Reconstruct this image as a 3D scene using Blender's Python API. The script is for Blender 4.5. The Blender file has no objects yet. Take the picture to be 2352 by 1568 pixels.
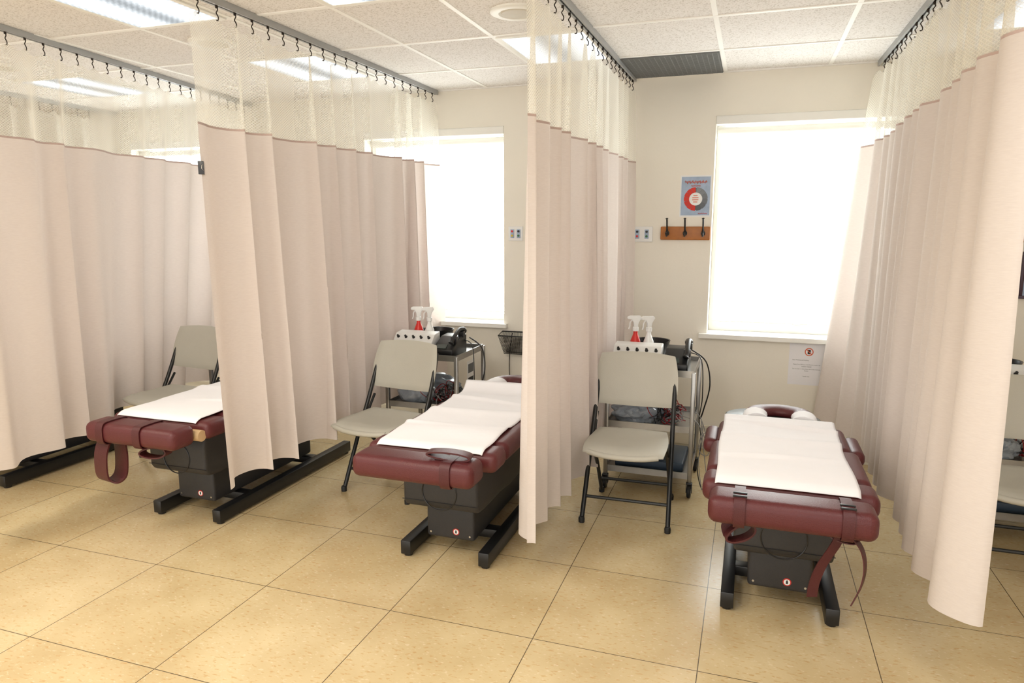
import bpy, bmesh, math, random
from mathutils import Vector, Matrix
R=random.Random(7)
scene=bpy.context.scene
COL=scene.collection
def lin(c):
    return tuple(((x/255)/12.92 if x/255<=.04045 else ((x/255+.055)/1.055)**2.4) for x in c)+(1,)
# ---------------------------------------------------------------- materials
def mat(name,rgb,rough=.5,metal=0,var=.06,nscale=12,bump=.0,bscale=200,coat=0,spec=.5):
    m=bpy.data.materials.new(name); m.use_nodes=True
    nt=m.node_tree; b=nt.nodes['Principled BSDF']
    tc=nt.nodes.new('ShaderNodeTexCoord')
    n=nt.nodes.new('ShaderNodeTexNoise'); n.inputs['Scale'].default_value=nscale; n.inputs['Detail'].default_value=4
    nt.links.new(tc.outputs['Object'],n.inputs['Vector'])
    mx=nt.nodes.new('ShaderNodeMix'); mx.data_type='RGBA'
    c=lin(rgb)
    mx.inputs[6].default_value=tuple(max(0,x*(1-var)) for x in c[:3])+(1,)
    mx.inputs[7].default_value=tuple(min(1,x*(1+var)) for x in c[:3])+(1,)
    nt.links.new(n.outputs['Fac'],mx.inputs[0]); nt.links.new(mx.outputs[2],b.inputs['Base Color'])
    b.inputs['Roughness'].default_value=rough; b.inputs['Metallic'].default_value=metal
    b.inputs['Coat Weight'].default_value=coat
    b.inputs['Specular IOR Level'].default_value=spec
    if bump>0:
        n2=nt.nodes.new('ShaderNodeTexNoise'); n2.inputs['Scale'].default_value=bscale; n2.inputs['Detail'].default_value=3
        nt.links.new(tc.outputs['Object'],n2.inputs['Vector'])
        bp=nt.nodes.new('ShaderNodeBump'); bp.inputs['Strength'].default_value=bump; bp.inputs['Distance'].default_value=.004
        nt.links.new(n2.outputs['Fac'],bp.inputs['Height']); nt.links.new(bp.outputs['Normal'],b.inputs['Normal'])
    return m
M_wall=mat('wall_paint',(236,231,219),.75,bump=.15,bscale=60,var=.02,nscale=2)
M_white=mat('white_paint',(238,237,231),.45,var=.02)
M_bar=mat('grid_bar_white',(246,245,241),.5,var=.02)
M_bur=mat('burgundy_vinyl',(84,34,36),.40,var=.12,nscale=9,bump=.25,bscale=260,spec=.4)
M_burd=mat('burgundy_strap',(72,27,29),.42,var=.12,nscale=20,bump=.25,bscale=300,spec=.4)
M_black=mat('black_steel',(22,22,23),.35,var=.15)
M_house=mat('charcoal_plastic',(44,43,44),.5,var=.1,nscale=20,bump=.3,bscale=400)
M_plast=mat('grey_beige_plastic',(186,183,171),.5,var=.04,bump=.2,bscale=350)
M_tube=mat('grey_chair_tube',(46,47,47),.35,metal=.4,var=.1)
M_steel=mat('stainless_steel',(160,158,154),.3,metal=.85,var=.1,nscale=30)
M_chrome=mat('chrome',(200,200,200),.15,metal=1)
M_track=mat('aluminium_track',(165,167,168),.4,metal=.3,var=.08)
M_hook=mat('dark_hook',(50,42,36),.4,metal=.6)
M_blackp=mat('black_plastic',(20,20,22),.35,var=.1)
M_rubber=mat('rubber_black',(28,28,28),.6)
M_paper=mat('white_paper',(236,235,238),.8,var=.02,bump=.25,bscale=30)
M_red=mat('red_plastic',(205,38,32),.35)
M_wbot=mat('white_plastic',(232,232,230),.35,var=.02)
M_wood=mat('oak_wood',(166,100,36),.4,var=.25,nscale=30)
M_orange=mat('orange_ink',(214,98,60),.6)
M_poster=mat('poster_blue_print',(160,178,202),.5,var=.25,nscale=25)
M_redink=mat('red_ink',(206,48,34),.6)
M_greyink=mat('grey_ink',(92,96,100),.6)
M_ink=mat('black_ink',(40,40,42),.7)
M_cabr=mat('red_cable',(150,22,28),.4)
M_cabk=mat('black_cable',(18,18,20),.4)
M_cabg=mat('grey_cable',(150,150,150),.4)
M_bag=mat('plastic_bag',(158,168,180),.22,var=.45,nscale=22,coat=.6)
M_blueshelf=mat('dark_blue_board',(42,58,74),.5)
M_green=mat('dark_green_vinyl',(34,44,38),.35)
M_card=mat('cardboard_tube',(190,160,120),.7)
M_yel=mat('yellow_plastic',(205,180,40),.4)
M_grn=mat('green_plastic',(50,110,60),.4)
M_seam=mat('curtain_seam',(186,164,156),.8)
M_wood_frame=mat('dark_purple_frame',(60,34,52),.4)
M_vent=mat('vent_grille_grey',(126,128,128),.6,metal=.2)
M_ventd=mat('vent_dark',(62,64,66),.7)

def floor_mat():
    m=bpy.data.materials.new('vinyl_floor_tiles'); m.use_nodes=True; nt=m.node_tree; N=nt.nodes; L=nt.links
    b=N['Principled BSDF']; tc=N.new('ShaderNodeTexCoord'); sp=N.new('ShaderNodeSeparateXYZ'); L.new(tc.outputs['Object'],sp.inputs[0])
    def mth(op,a,bv=None):
        n=N.new('ShaderNodeMath'); n.operation=op
        for i,v in enumerate((a,bv)):
            if v is None: continue
            if isinstance(v,(int,float)): n.inputs[i].default_value=v
            else: L.new(v,n.inputs[i])
        return n.outputs[0]
    def axis(o,off):
        u=mth('DIVIDE',mth('ADD',o,off),.61)
        f=mth('FRACT',u); a=mth('ABSOLUTE',mth('SUBTRACT',f,.5)); 
        return mth('GREATER_THAN',a,.4972), mth('FLOOR',u)
    lx,fx=axis(sp.outputs[0],.103+6.1); ly,fy=axis(sp.outputs[1],-2.338+12.2)
    line=mth('MAXIMUM',lx,ly)
    cb=N.new('ShaderNodeCombineXYZ'); L.new(fx,cb.inputs[0]); L.new(fy,cb.inputs[1])
    wn=N.new('ShaderNodeTexWhiteNoise'); wn.noise_dimensions='2D'; L.new(cb.outputs[0],wn.inputs['Vector'])
    def noise(s,d,rot,sc,dist=0):
        mp=N.new('ShaderNodeMapping'); mp.inputs['Scale'].default_value=sc; mp.inputs['Rotation'].default_value=(0,0,rot); L.new(tc.outputs['Object'],mp.inputs[0])
        n=N.new('ShaderNodeTexNoise'); n.inputs['Scale'].default_value=s; n.inputs['Detail'].default_value=d; n.inputs['Distortion'].default_value=dist; L.new(mp.outputs[0],n.inputs['Vector']); return n.outputs['Fac']
    def ramp(f,p0,p1,c0=(0,0,0,1),c1=(1,1,1,1)):
        r=N.new('ShaderNodeValToRGB'); r.color_ramp.elements[0].position=p0; r.color_ramp.elements[1].position=p1
        r.color_ramp.elements[0].color=c0; r.color_ramp.elements[1].color=c1; L.new(f,r.inputs[0]); return r.outputs[0]
    def mix(f,a,bv):
        n=N.new('ShaderNodeMix'); n.data_type='RGBA'
        if isinstance(f,(int,float)): n.inputs[0].default_value=f
        else: L.new(f,n.inputs[0])
        for i,v in ((6,a),(7,bv)):
            if isinstance(v,tuple): n.inputs[i].default_value=v
            else: L.new(v,n.inputs[i])
        return n.outputs[2]
    base=mix(ramp(noise(3.2,5,0,(1,1,1)),.3,.7),lin((192,170,128)),lin((212,193,153)))
    base=mix(mth('MULTIPLY',wn.outputs['Value'],.18),base,lin((182,156,110)))
    fa=ramp(noise(36,4,.5,(1,2.8,1)),.58,.66); fb=ramp(noise(36,4,2.0,(1,2.8,1)),.58,.66)
    sel=mth('GREATER_THAN',wn.outputs['Value'],.5)
    fm=N.new('ShaderNodeMix'); L.new(sel,fm.inputs[0]); L.new(fa,fm.inputs[2]); L.new(fb,fm.inputs[3])
    base=mix(mth('MULTIPLY',fm.outputs[0],.48),base,lin((182,136,72)))
    fc=ramp(noise(44,4,1.2,(1,2,1)),.60,.68); base=mix(mth('MULTIPLY',fc,.4),base,lin((230,216,186)))
    sepc=mix(line,base,lin((92,78,56)))
    L.new(sepc,b.inputs['Base Color'])
    b.inputs['Specular IOR Level'].default_value=.5
    b.inputs['Roughness'].default_value=.22
    bp=N.new('ShaderNodeBump'); bp.inputs['Strength'].default_value=.25; bp.inputs['Distance'].default_value=.002
    L.new(mth('SUBTRACT',1,line),bp.inputs['Height']); L.new(bp.outputs[0],b.inputs['Normal'])
    return m
def ceil_mat():
    m=mat('acoustic_tile',(234,231,228),.85,var=.03,nscale=3)
    nt=m.node_tree; N=nt.nodes; L=nt.links; b=N['Principled BSDF']; tc=[n for n in N if n.type=='TEX_COORD'][0]
    v=N.new('ShaderNodeTexNoise'); v.inputs['Scale'].default_value=130; v.inputs['Detail'].default_value=2
    L.new(tc.outputs['Object'],v.inputs['Vector'])
    r=N.new('ShaderNodeValToRGB'); r.color_ramp.elements[0].position=.34; r.color_ramp.elements[1].position=.48
    r.color_ramp.elements[0].color=(.72,.70,.67,1); r.color_ramp.elements[1].color=(1,1,1,1); L.new(v.outputs['Fac'],r.inputs[0])
    mx=N.new('ShaderNodeMix'); mx.data_type='RGBA'; mx.blend_type='MULTIPLY'; mx.inputs[0].default_value=1
    old=b.inputs['Base Color'].links[0].from_socket
    L.new(old,mx.inputs[6]); L.new(r.outputs[0],mx.inputs[7]); L.new(mx.outputs[2],b.inputs['Base Color'])
    return m
def fabric_mat():
    m=bpy.data.materials.new('curtain_fabric_blush'); m.use_nodes=True; nt=m.node_tree; N=nt.nodes; L=nt.links
    N.remove(N['Principled BSDF']); out=N['Material Output']
    tc=N.new('ShaderNodeTexCoord'); w=N.new('ShaderNodeTexNoise'); w.inputs['Scale'].default_value=160; w.inputs['Detail'].default_value=3
    mp=N.new('ShaderNodeMapping'); mp.inputs['Scale'].default_value=(.25,.25,2); L.new(tc.outputs['Object'],mp.inputs[0]); L.new(mp.outputs[0],w.inputs['Vector'])
    mx=N.new('ShaderNodeMix'); mx.data_type='RGBA'; mx.inputs[6].default_value=lin((214,205,200)); mx.inputs[7].default_value=lin((232,225,220)); L.new(w.outputs['Fac'],mx.inputs[0])
    d=N.new('ShaderNodeBsdfPrincipled'); d.inputs['Roughness'].default_value=.8; d.inputs['Specular IOR Level'].default_value=.2
    L.new(mx.outputs[2],d.inputs['Base Color'])
    bp=N.new('ShaderNodeBump'); bp.inputs['Strength'].default_value=.12; bp.inputs['Distance'].default_value=.002; L.new(w.outputs['Fac'],bp.inputs['Height']); L.new(bp.outputs[0],d.inputs['Normal'])
    t=N.new('ShaderNodeBsdfTranslucent'); t.inputs['Color'].default_value=lin((236,221,213))
    ms=N.new('ShaderNodeMixShader'); ms.inputs[0].default_value=.27; L.new(d.outputs[0],ms.inputs[1]); L.new(t.outputs[0],ms.inputs[2]); L.new(ms.outputs[0],out.inputs[0])
    return m
def net_mat():
    m=bpy.data.materials.new('curtain_netting'); m.use_nodes=True; nt=m.node_tree; N=nt.nodes; L=nt.links
    N.remove(N['Principled BSDF']); out=N['Material Output']
    tc=N.new('ShaderNodeTexCoord'); 
    v=N.new('ShaderNodeTexVoronoi'); v.feature='DISTANCE_TO_EDGE'; v.inputs['Scale'].default_value=1; v.inputs['Randomness'].default_value=.0
    mp=N.new('ShaderNodeMapping'); mp.inputs['Scale'].default_value=(110,110,110); mp.inputs['Rotation'].default_value=(0,0,.785)
    L.new(tc.outputs['UV'],mp.inputs[0]); L.new(mp.outputs[0],v.inputs['Vector'])
    lt=N.new('ShaderNodeMath'); lt.operation='LESS_THAN'; lt.inputs[1].default_value=.16; L.new(v.outputs['Distance'],lt.inputs[0])
    lw=N.new('ShaderNodeLayerWeight'); lw.inputs['Blend'].default_value=.4
    a=N.new('ShaderNodeMath'); a.operation='MULTIPLY_ADD'; a.inputs[1].default_value=.25; a.inputs[2].default_value=.18; L.new(lt.outputs[0],a.inputs[0])
    s=N.new('ShaderNodeMath'); s.operation='MULTIPLY_ADD'; s.inputs[1].default_value=.6; L.new(lw.outputs['Facing'],s.inputs[0]); L.new(a.outputs[0],s.inputs[2]); s.use_clamp=True
    d=N.new('ShaderNodeBsdfDiffuse'); d.inputs[0].default_value=lin((246,244,234))
    t=N.new('ShaderNodeBsdfTranslucent'); t.inputs[0].default_value=lin((246,244,234))
    m2=N.new('ShaderNodeMixShader'); m2.inputs[0].default_value=.45; L.new(d.outputs[0],m2.inputs[1]); L.new(t.outputs[0],m2.inputs[2])
    tr=N.new('ShaderNodeBsdfTransparent')
    ms=N.new('ShaderNodeMixShader'); L.new(s.outputs[0],ms.inputs[0]); L.new(tr.outputs[0],ms.inputs[1]); L.new(m2.outputs[0],ms.inputs[2]); L.new(ms.outputs[0],out.inputs[0])
    return m
def emis(name,c,s,bands=None):
    m=bpy.data.materials.new(name); m.use_nodes=True; nt=m.node_tree; N=nt.nodes; L=nt.links
    N.remove(N['Principled BSDF']); out=N['Material Output']
    e=N.new('ShaderNodeEmission'); e.inputs[0].default_value=c; e.inputs[1].default_value=s; L.new(e.outputs[0],out.inputs[0])
    tc=N.new('ShaderNodeTexCoord')
    if bands:
        sp=N.new('ShaderNodeSeparateXYZ'); L.new(tc.outputs['Object'],sp.inputs[0])
        w=N.new('ShaderNodeMath'); w.operation='MULTIPLY'; w.inputs[1].default_value=2*math.pi/bands; L.new(sp.outputs[0],w.inputs[0])
        c2=N.new('ShaderNodeMath'); c2.operation='COSINE'; L.new(w.outputs[0],c2.inputs[0])
        p=N.new('ShaderNodeMapRange'); p.inputs[1].default_value=1; p.inputs[2].default_value=-1; p.inputs[3].default_value=s*.3; p.inputs[4].default_value=s
        L.new(c2.outputs[0],p.inputs[0])
        ck=N.new('ShaderNodeTexChecker'); ck.inputs['Scale'].default_value=60; ck.inputs[1].default_value=(1,1,1,1); ck.inputs[2].default_value=(.8,.8,.8,1); L.new(tc.outputs['Object'],ck.inputs[0])
        mm=N.new('ShaderNodeMath'); mm.operation='MULTIPLY'; L.new(p.outputs[0],mm.inputs[0]); L.new(ck.outputs[1],mm.inputs[1]) 
        mm2=N.new('ShaderNodeMath'); mm2.operation='MULTIPLY_ADD'; mm2.inputs[1].default_value=.25; L.new(mm.outputs[0],mm2.inputs[0])
        q=N.new('ShaderNodeMath'); q.operation='MULTIPLY'; q.inputs[1].default_value=.75; L.new(p.outputs[0],q.inputs[0]); L.new(q.outputs[0],mm2.inputs[2])
        L.new(mm2.outputs[0],e.inputs[1])
    return m
def shade_mat():
    m=bpy.data.materials.new('sheer_roller_shade'); m.use_nodes=True; nt=m.node_tree; N=nt.nodes; L=nt.links
    N.remove(N['Principled BSDF']); out=N['Material Output']
    t=N.new('ShaderNodeBsdfTranslucent'); t.inputs[0].default_value=(.95,.95,.93,1)
    tc=N.new('ShaderNodeTexCoord'); n=N.new('ShaderNodeTexNoise'); n.inputs['Scale'].default_value=300; L.new(tc.outputs['Object'],n.inputs[0])
    tr=N.new('ShaderNodeBsdfTransparent'); ms=N.new('ShaderNodeMixShader'); 
    mr=N.new('ShaderNodeMapRange'); mr.inputs[3].default_value=.35; mr.inputs[4].default_value=.45; L.new(n.outputs[0],mr.inputs[0]); L.new(mr.outputs[0],ms.inputs[0])
    L.new(tr.outputs[0],ms.inputs[1]); L.new(t.outputs[0],ms.inputs[2]); L.new(ms.outputs[0],out.inputs[0])
    return m
def outside_mat():
    m=emis('bright_overcast_daylight',(1,1,1,1),6.5); nt=m.node_tree; N=nt.nodes; L=nt.links
    e=[n for n in N if n.type=='EMISSION'][0]; tc=[n for n in N if n.type=='TEX_COORD'][0]
    n=N.new('ShaderNodeTexNoise'); n.inputs['Scale'].default_value=5; n.inputs['Detail'].default_value=8; L.new(tc.outputs['Object'],n.inputs[0])
    r=N.new('ShaderNodeValToRGB'); r.color_ramp.elements[0].position=.55; r.color_ramp.elements[0].color=(.97,1,1,1); r.color_ramp.elements[1].position=.66; r.color_ramp.elements[1].color=(.55,.62,.55,1); L.new(n.outputs[0],r.inputs[0])
    L.new(r.outputs[0],e.inputs[0]); return m
M_floor=floor_mat(); M_ceil=ceil_mat(); M_fab=fabric_mat(); M_net=net_mat()
M_lens=emis('fluorescent_lens',(.90,.96,1,1),1.7,bands=.29); M_shade=shade_mat(); M_out=outside_mat()

# ---------------------------------------------------------------- mesh helpers
def mk(name,bm,m,parent=None,smooth=True,ang=38):
    bmesh.ops.recalc_face_normals(bm,faces=bm.faces[:])
    me=bpy.data.meshes.new(name); bm.to_mesh(me); bm.free()
    me.materials.append(m)
    if smooth:
        me.shade_smooth(); me.set_sharp_from_angle(angle=math.radians(ang))
    o=bpy.data.objects.new(name,me); COL.objects.link(o)
    if parent is not None: o.parent=parent
    return o
def add_box(bm,b,bev=0,seg=3,mtx=None):
    x0,x1,y0,y1,z0,z1=b
    t=bmesh.new(); bmesh.ops.create_cube(t,size=1)
    for v in t.verts: v.co=Vector(((x0+x1)/2+v.co.x*(x1-x0),(y0+y1)/2+v.co.y*(y1-y0),(z0+z1)/2+v.co.z*(z1-z0)))
    if bev>0: bmesh.ops.bevel(t,geom=t.edges[:],offset=bev,segments=seg,profile=.5,affect='EDGES',clamp_overlap=True)
    if mtx: bmesh.ops.transform(t,matrix=mtx,verts=t.verts[:])
    join(bm,t)
def join(bm,t):
    mp={}
    for v in t.verts: mp[v]=bm.verts.new(v.co)
    for f in t.faces:
        try: bm.faces.new([mp[v] for v in f.verts])
        except ValueError: pass
    t.free()
def box(name,b,m,parent=None,bev=.0,seg=3,mtx=None):
    bm=bmesh.new(); add_box(bm,b,bev,seg,mtx); return mk(name,bm,m,parent)
def boxes(name,bs,m,parent=None,bev=0,seg=2):
    bm=bmesh.new()
    for b in bs: add_box(bm,b,bev,seg)
    return mk(name,bm,m,parent)
def catmull(p,n=6):
    p=[Vector(q) for q in p]; out=[]
    for i in range(len(p)-1):
        a=p[max(i-1,0)];b=p[i];c=p[i+1];d=p[min(i+2,len(p)-1)]
        for k in range(n):
            t=k/n; out.append(.5*((2*b)+(c-a)*t+(2*a-5*b+4*c-d)*t*t+(3*b-a-3*c+d)*t**3))
    out.append(p[-1]); return out
def add_sweep(bm,pts,r,n=8,smooth=0,closed=False):
    if smooth: pts=catmull(pts,smooth)
    pts=[Vector(p) for p in pts]; rings=[]; N=len(pts)
    t0=(pts[1]-pts[0]).normalized(); up=Vector((0,0,1)) if abs(t0.z)<.9 else Vector((1,0,0))
    u=t0.cross(up).normalized()
    for i,p in enumerate(pts):
        if closed: t=(pts[(i+1)%N]-pts[i-1])
        else: t=(pts[min(i+1,N-1)]-pts[max(i-1,0)])
        if t.length<1e-9: t=t0
        t=t.normalized(); u=(u-t*u.dot(t)); u=u.normalized() if u.length>1e-6 else t.orthogonal().normalized(); w=t.cross(u)
        rr=r[min(i,len(r)-1)] if isinstance(r,list) else r
        rings.append([bm.verts.new(p+(u*math.cos(2*math.pi*k/n)+w*math.sin(2*math.pi*k/n))*rr) for k in range(n)])
    M=N if closed else N-1
    for i in range(M):
        a=rings[i];b=rings[(i+1)%N]
        for k in range(n): bm.faces.new([a[k],a[(k+1)%n],b[(k+1)%n],b[k]])
    if not closed:
        bm.faces.new(rings[0][::-1]); bm.faces.new(rings[-1])
def sweep(name,pts,r,m,parent=None,n=8,smooth=0,closed=False):
    bm=bmesh.new(); add_sweep(bm,pts,r,n,smooth,closed); return mk(name,bm,m,parent)
def add_lathe(bm,prof,c=(0,0,0),n=24,mtx=None):
    rings=[]
    for r,z in prof:
        vs=[]
        for k in range(n):
            v=Vector((max(r,1e-4)*math.cos(2*math.pi*k/n),max(r,1e-4)*math.sin(2*math.pi*k/n),z))
            if mtx: v=mtx@v
            vs.append(bm.verts.new(v+Vector(c)))
        rings.append(vs)
    for a,b in zip(rings,rings[1:]):
        for k in range(n): bm.faces.new([a[k],a[(k+1)%n],b[(k+1)%n],b[k]])
    bm.faces.new(rings[0][::-1]); bm.faces.new(rings[-1])
def lathe(name,prof,m,parent=None,c=(0,0,0),n=24,mtx=None):
    bm=bmesh.new(); add_lathe(bm,prof,c,n,mtx); return mk(name,bm,m,parent)
def add_prism(bm,prof,a0,a1,axis='X',bev=0):
    t=bmesh.new()
    def P(u,v,w): return {'X':(w,u,v),'Y':(u,w,v),'Z':(u,v,w)}[axis]
    A=[t.verts.new(P(u,v,a0)) for u,v in prof]; B=[t.verts.new(P(u,v,a1)) for u,v in prof]
    t.faces.new(A); t.faces.new(B[::-1]); n=len(prof)
    for i in range(n): t.faces.new([A[i],B[i],B[(i+1)%n],A[(i+1)%n]])
    bmesh.ops.recalc_face_normals(t,faces=t.faces[:])
    if bev: bmesh.ops.bevel(t,geom=t.edges[:],offset=bev,segments=3,profile=.5,affect='EDGES',clamp_overlap=True)
    join(bm,t)
def prism(name,prof,a0,a1,m,parent=None,axis='X',bev=0):
    bm=bmesh.new(); add_prism(bm,prof,a0,a1,axis,bev); return mk(name,bm,m,parent)
def ribbon(name,pts,wv,th,m,parent=None,closed=False,sm=5):
    """strap: centre line pts, width vector wv, thickness th"""
    if closed:
        p=[Vector(q) for q in pts]; q=[p[-1]]+p+[p[0],p[1]]; c=catmull(q,sm)[sm:-(sm+1)]
    else: c=catmull(pts,sm) if sm else [Vector(q) for q in pts]
    wv=Vector(wv)/2; bm=bmesh.new(); rings=[];N=len(c)
    for i,p in enumerate(c):
        t=(c[(i+1)%N]-c[i-1]) if closed else c[min(i+1,N-1)]-c[max(i-1,0)]
        t=t.normalized(); nn=t.cross(wv).normalized()*th/2
        rings.append([bm.verts.new(x) for x in (p+wv+nn,p-wv+nn,p-wv-nn,p+wv-nn)])
    for i in range(N if closed else N-1):
        a=rings[i];b=rings[(i+1)%N]
        for k in range(4): bm.faces.new([a[k],a[(k+1)%4],b[(k+1)%4],b[k]])
    if not closed: bm.faces.new(rings[0]); bm.faces.new(rings[-1])
    return mk(name,bm,m,parent)
def empty(name,loc,label,cat,rot=0,group=None):
    e=bpy.data.objects.new(name,None); COL.objects.link(e); e.location=loc; e.rotation_euler=(0,0,rot); e.empty_display_size=.1
    e['label']=label; e['category']=cat
    if group: e['group']=group
    return e
def top(o,label,cat,group=None):
    o['label']=label; o['category']=cat
    if group: o['group']=group
    return o
def struct(o,label=None):
    o['kind']='structure'
    if label: o['label']=label
    return o
def copy_thing(src,loc,label=None,rot=None):
    def cp(o,par):
        c=o.copy(); COL.objects.link(c)
        if par is not None: c.parent=par
        for ch in o.children: cp(ch,c)
        return c
    r=cp(src,None); r.location=loc
    if rot is not None: r.rotation_euler=(0,0,rot)
    if label: r['label']=label
    return r
def text(name,body,size,loc,m,parent,align='CENTER'):
    cu=bpy.data.curves.new(name,'FONT'); cu.body=body; cu.size=size; cu.align_x=align; cu.align_y='CENTER'
    o=bpy.data.objects.new(name+'_tmp',cu); COL.objects.link(o); bpy.context.view_layer.update()
    me=bpy.data.meshes.new_from_object(o.evaluated_get(bpy.context.evaluated_depsgraph_get())); bpy.data.objects.remove(o)
    me.materials.clear(); me.materials.append(m); q=bpy.data.objects.new(name,me); COL.objects.link(q)
    q.parent=parent; q.location=loc; q.rotation_euler=(math.pi/2,0,0); return q
def disc_ring(name,r0,r1,a0,a1,c,m,parent,n=30):
    """flat ring sector in XZ plane facing -Y"""
    bm=bmesh.new(); I=[];O=[]
    for k in range(n+1):
        a=a0+(a1-a0)*k/n; I.append(bm.verts.new((c[0]+r0*math.cos(a),c[1],c[2]+r0*math.sin(a)))); O.append(bm.verts.new((c[0]+r1*math.cos(a),c[1],c[2]+r1*math.sin(a))))
    for k in range(n): bm.faces.new([I[k],O[k],O[k+1],I[k+1]])
    return mk(name,bm,m,parent,smooth=False)

# ---------------------------------------------------------------- room
W=4.95; H=2.535; XL=-7.2; XR=3.2
struct(box('floor',(XL-.2,XR+.2,-3,W+.3,-.1,0),M_floor),'beige mottled vinyl tile floor with dark joints')
struct(box('ceiling',(XL-.2,XR+.2,-3,W+.3,H,H+.1),M_ceil),'suspended acoustic tile ceiling')
wins=[(-5.25,-4.08),(-2.90,-1.748),(-.265,.92)]
ZS,ZT=.82,2.262
bs=[]; x=XL-.2
for a,b in wins:
    bs.append((x,a,W,W+.3,0,H)); bs.append((a,b,W,W+.3,0,ZS-.03)); bs.append((a,b,W,W+.3,ZT,H)); x=b
bs.append((x,XR+.2,W,W+.3,0,H))
struct(boxes('wall_back',bs,M_wall),'cream painted wall with window openings')
struct(box('wall_left',(XL-.2,XL,-3,W,0,H),M_wall)); struct(box('wall_right',(XR,XR+.2,-3,W,0,H),M_wall))
# baseboard heater
bm=bmesh.new(); add_prism(bm,[(W-.001,.0),(W-.001,.165),(W-.03,.165),(W-.03,.15),(W-.02,.145),(W-.02,.12),(W-.055,.11),(W-.055,.03),(W-.03,.02),(W-.03,.0)],XL,XR,'X')
struct(mk('baseboard_back',bm,mat('heater_cream',(222,216,198),.5),ang=20),'cream baseboard heater cover')
# T bar grid
xs=[2.22,1.61,1.0,.40,-.22,-.83,-1.35,-1.87,-2.42,-2.98,-3.6,-4.25,-4.88,-5.5,-6.1,-6.7]
ys=[4.33,3.64,2.93,2.32,1.71,1.1,.49,-.12,-.73]
bs=[(x-.012,x+.012,-1.5,W,H-.004,H+.01) for x in xs]+[(XL,XR,y-.012,y+.012,H-.005,H+.009) for y in ys]+[(XL,XR,W-.025,W,H-.006,H+.009)]
struct(boxes('trim_1',bs,M_bar),'white metal ceiling grid')
# windows
for i,(a,b) in enumerate(wins):
    w=bpy.data.objects.new('window_%d'%(i+1),None); COL.objects.link(w); struct(w,'white framed window behind a lowered sheer shade')
    cx=(a+b)/2; w.location=(cx,W,ZS); hw=(b-a)/2; hh=ZT-ZS
    f=.05; yb=.17; q=hw-.001; zm=hh*.47
    boxes('window_frame',[(-q,-hw+f,yb,yb+.06,f,hh-f),(hw-f,q,yb,yb+.06,f,hh-f),(-q,q,yb,yb+.06,.0,f),(-q,q,yb,yb+.06,hh-f,hh-.001),(-.025,.025,yb+.01,yb+.05,f,zm),(-.025,.025,yb+.01,yb+.05,zm+.03,hh-f),(-hw+f,hw-f,yb+.012,yb+.045,zm,zm+.03)],M_white,w)
    box('outside_daylight',(-hw-.1,hw+.1,.305,.31,-.1,hh+.1),M_out,w)
    boxes('sill',[(-q,q,.0,.30,-.029,-.001),(-hw-.05,hw+.03,-.05,-.001,-.03,-.001)],M_white,w)
    box('header',(-hw+.001,hw-.001,-.012,.10,hh-.055,hh-.001),M_white,w,bev=.006)
    box('roller_shade',(-hw+.03,hw-.03,.118,.1195,.075,hh-.09),M_shade,w)
    sweep('shade_roller',[(-hw+.01,.115,hh-.085),(hw-.01,.115,hh-.085)],.026,M_white,w,n=14)
    box('shade_bar',(-hw+.03,hw-.03,.114,.123,.066,.076),M_white,w,bev=.003)
# ceiling lights
def clight(x0,x1,y0,y1,lamp=0,col=(1,1,1),label='recessed fluorescent ceiling light with prismatic lens'):
    cx,cy=(x0+x1)/2,(y0+y1)/2; e=empty('ceiling_light',(cx,cy,H),label,'ceiling light',group='recessed fluorescent ceiling lights')
    a,b=(x1-x0)/2-.014,(y1-y0)/2-.014
    boxes('light_frame',[(-a,-a+.025,-b,b,-.012,.0),(a-.025,a,-b,b,-.012,.0),(-a+.025,a-.025,-b,-b+.025,-.012,.0),(-a+.025,a-.025,b-.025,b,-.012,.0)],M_white,e)
    box('light_lens',(-a+.025,a-.025,-b+.025,b-.025,-.009,-.003),M_lens,e)
    if lamp:
        l=bpy.data.lights.new('fill_light','AREA'); l.shape='RECTANGLE'; l.size=a*2-.06; l.size_y=b*2-.06; l.energy=lamp; l.color=col  # added fill lamp, brightens curtains and foreground floor
        o=bpy.data.objects.new('fill_light',l); COL.objects.link(o); o.parent=e; o.location=(0,0,-.02)
for l in [(-2.98,-2.42,3.64,4.33),(-4.88,-4.25,3.64,4.33),(-1.35,-.83,3.64,4.33),(1.0,1.61,3.64,4.33),(-2.98,-2.42,1.71,2.93),(-1.87,-1.35,1.71,2.93)]:
    clight(*l)
clight(.40,1.0,.49,1.71,15,(1,.97,.93)); clight(-1.35,-.83,-.12,1.1,25,(1,.94,.85)); clight(-4.25,-3.6,.49,1.71,29,(1,.91,.76)); clight(-2.42,-1.87,-.12,1.1,29,(1,.92,.78))  # fixtures out of view, each with an added warm fill lamp
# speakers
for k,(x,y) in enumerate([(-1.09,3.27),(-2.83,3.27),(-4.5,3.33)]):
    e=empty('ceiling_speaker',(x,y,H),'round white flush ceiling speaker with perforated grille','speaker',group='ceiling speakers')
    lathe('speaker_ring',[(.125,0),(.125,-.008),(.112,-.014),(.085,-.014),(.08,-.008),(.0,-.008)],M_white,e,n=40)
    lathe('speaker_grille',[(.078,-.006),(.07,-.015),(0,-.018)],mat('speaker_grille_beige',(205,200,188),.6),e,n=32)
# vent
e=empty('air_vent',(-.525,4.64,H),'grey louvred return air grille in the ceiling','vent')
box('vent_back',(-.29,.29,-.295,.29,-.004,.0),M_ventd,e)
boxes('vent_louvres',[(-.29,.29,-.29+.016*k,-.29+.016*k+.005,-.012,-.002) for k in range(36)]+[(-.29+.03*k,-.29+.03*k+.004,-.29,.285,-.011,-.003) for k in range(20)],M_vent,e)

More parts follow.
